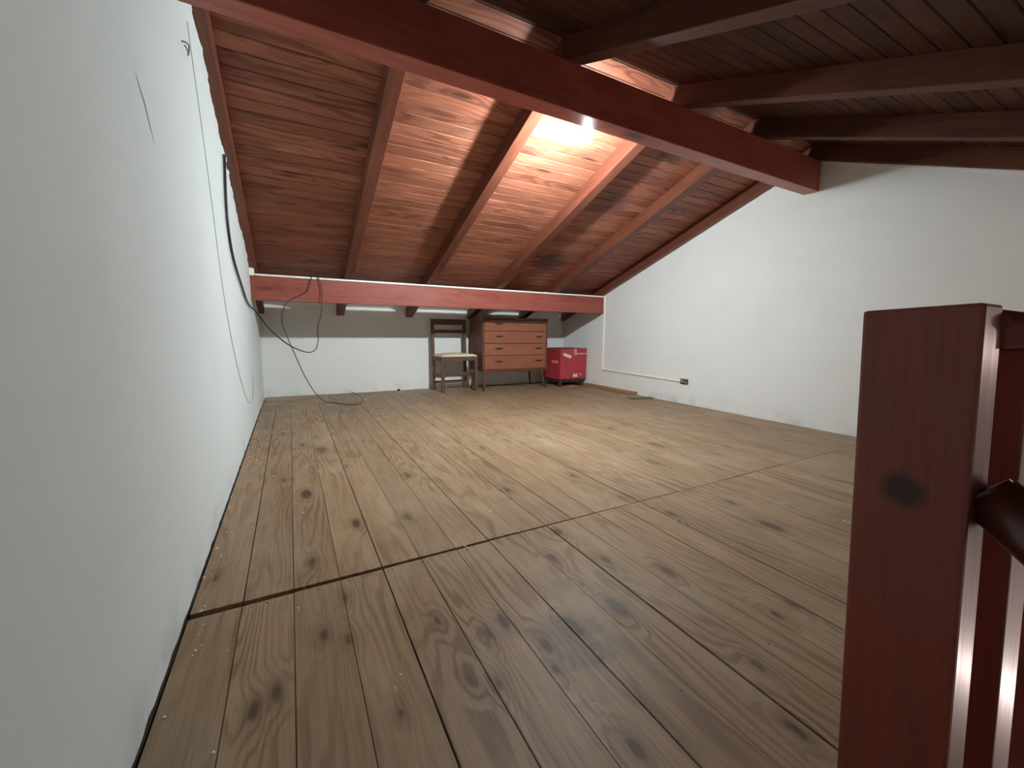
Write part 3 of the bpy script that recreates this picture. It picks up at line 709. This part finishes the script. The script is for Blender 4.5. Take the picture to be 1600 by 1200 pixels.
# plaster crumbs by the left wall and on the boards
cbm = bmesh.new(); rr = random.Random(5)
spots_ = [(0.077, 2.936), (0.035, 2.468), (0.018, 2.335), (0.020, 2.202), (0.101, 1.968), (0.022, 1.783), (0.418, 2.542), (0.152, 2.065), (0.398, 2.834), (0.752, 4.282), (0.38, 2.95), (0.44, 2.7)]
for (x_, y_) in spots_ + [(rr.uniform(0.02, 0.06), rr.uniform(0.8, 4.5)) for _ in range(26)] + [(rr.uniform(0.1, 2.5), rr.uniform(0.7, 4.5)) for _ in range(40)]:
    for _ in range(rr.randint(1, 3)):
        r = rr.uniform(0.0015, 0.0055)
        t0 = bmesh.new(); bmesh.ops.create_icosphere(t0, subdivisions=1, radius=r)
        for v in t0.verts: v.co *= rr.uniform(0.7, 1.25); v.co.z *= 0.5
        bmesh.ops.translate(t0, verts=t0.verts, vec=(x_+rr.uniform(-.012, .012), y_+rr.uniform(-.02, .02), 0.0005+r*0.35))
        tm = bpy.data.meshes.new('t'); t0.to_mesh(tm); t0.free(); cbm.from_mesh(tm); bpy.data.meshes.remove(tm)
cr_o = new_obj('plaster_crumbs', finish(cbm, 'plaster_crumbs'), M_PLASTER)
tag(cr_o, 'small white plaster crumbs scattered over the floorboards', 'crumbs', kind='stuff')

# ------------------------------------------------------------------ newel post and railing at the stair
LEAN = 0.052
PX0, PXW, PY0, PYW, PTOP = 0.955, 0.063, 0.147, 0.106, 0.862
bal = tag(empty('stair_railing', (PX0+PXW/2, PY0+PYW/2, 0)), 'mahogany stained stair railing with a thick newel post at the right edge', 'railing')
bal.rotation_euler = (-LEAN, 0, 0)      # the whole railing leans slightly
off = Vector((0, math.tan(LEAN)*-0.86, 0))
bal.location = Vector((PX0+PXW/2, PY0+PYW/2, 0)) + off
b = box_bm(PTOP+0.02, PXW, PYW, 0.004, 2)
po = new_obj('newel_post', finish(b, 'newel_post'), M_POST, bal)
po.rotation_euler = (0, -math.pi/2, 0); po.rotation_euler = Matrix(((0, 0, 1), (0, 1, 0), (1, 0, 0))).to_euler() if False else (0, -math.pi/2, 0)
def set_local(o, xa, ya, za, loc):
    Mx = Matrix((Vector(xa), Vector(ya), Vector(za))).transposed().to_4x4(); Mx.translation = Vector(loc); o.matrix_local = Mx
set_local(po, (0, 0, 1), (1, 0, 0), (0, 1, 0), (0, 0, (PTOP-0.02)/2))
# handrail: rounded profile swept along x
def rail_profile(name, pts, x0, x1, mat, par):
    bm = bmesh.new(); A = [bm.verts.new((0, y, z)) for y, z in pts]; Bv = [bm.verts.new((x1-x0, y, z)) for y, z in pts]
    n = len(pts)
    for i in range(n): bm.faces.new((A[i], A[(i+1) % n], Bv[(i+1) % n], Bv[i]))
    bm.faces.new(A[::-1]); bm.faces.new(Bv)
    o = new_obj(name, finish(bm, name), mat, par)
    for p in o.data.polygons: p.use_smooth = len(p.vertices) == 4
    o.location = (x0, -0.034, 0); return o
rz = 0.812
prof = [(-0.022, rz), (-0.022, rz+0.012)] + [(-0.026*math.cos(a)+0.0, rz+0.030+0.018*math.sin(a)) for a in [R_(-30+ i*240/14) for i in range(15)]] + [(0.022, rz+0.012), (0.022, rz)]
rail_profile('top_rail', prof, PXW/2+0.0005, W-PX0-PXW/2-0.002, M_POST, bal)
for k in range(17):
    xb = 0.120 + 0.185*k
    o = new_obj('baluster', finish(box_bm(rz+0.02, 0.085, 0.042, 0.003, 2), 'baluster'), M_POST, bal)
    set_local(o, (0, 0, 1), (1, 0, 0), (0, 1, 0), (xb+0.0425, -0.039, (rz-0.02)/2))
# the stair handrail, dropping towards the camera
hr = tag(empty('stair_handrail', (0, 0, 0)), 'dark round handrail sloping down from the front of the newel post', 'handrail')
A = Vector((1.000, 0.1325, 0.648)); dirv = Vector((0.0, -1.0, -0.86)).normalized()
o = new_obj('rail_bar', finish(tube_bm([A + dirv*t*0.12 for t in range(11)], 0.029, 24), 'rail_bar', True), M_RAILD, hr)
o2 = new_obj('end_cap', finish(tube_bm([A - dirv*0.004, A + dirv*0.002], 0.026, 24), 'end_cap', False), M_RAILD, hr)
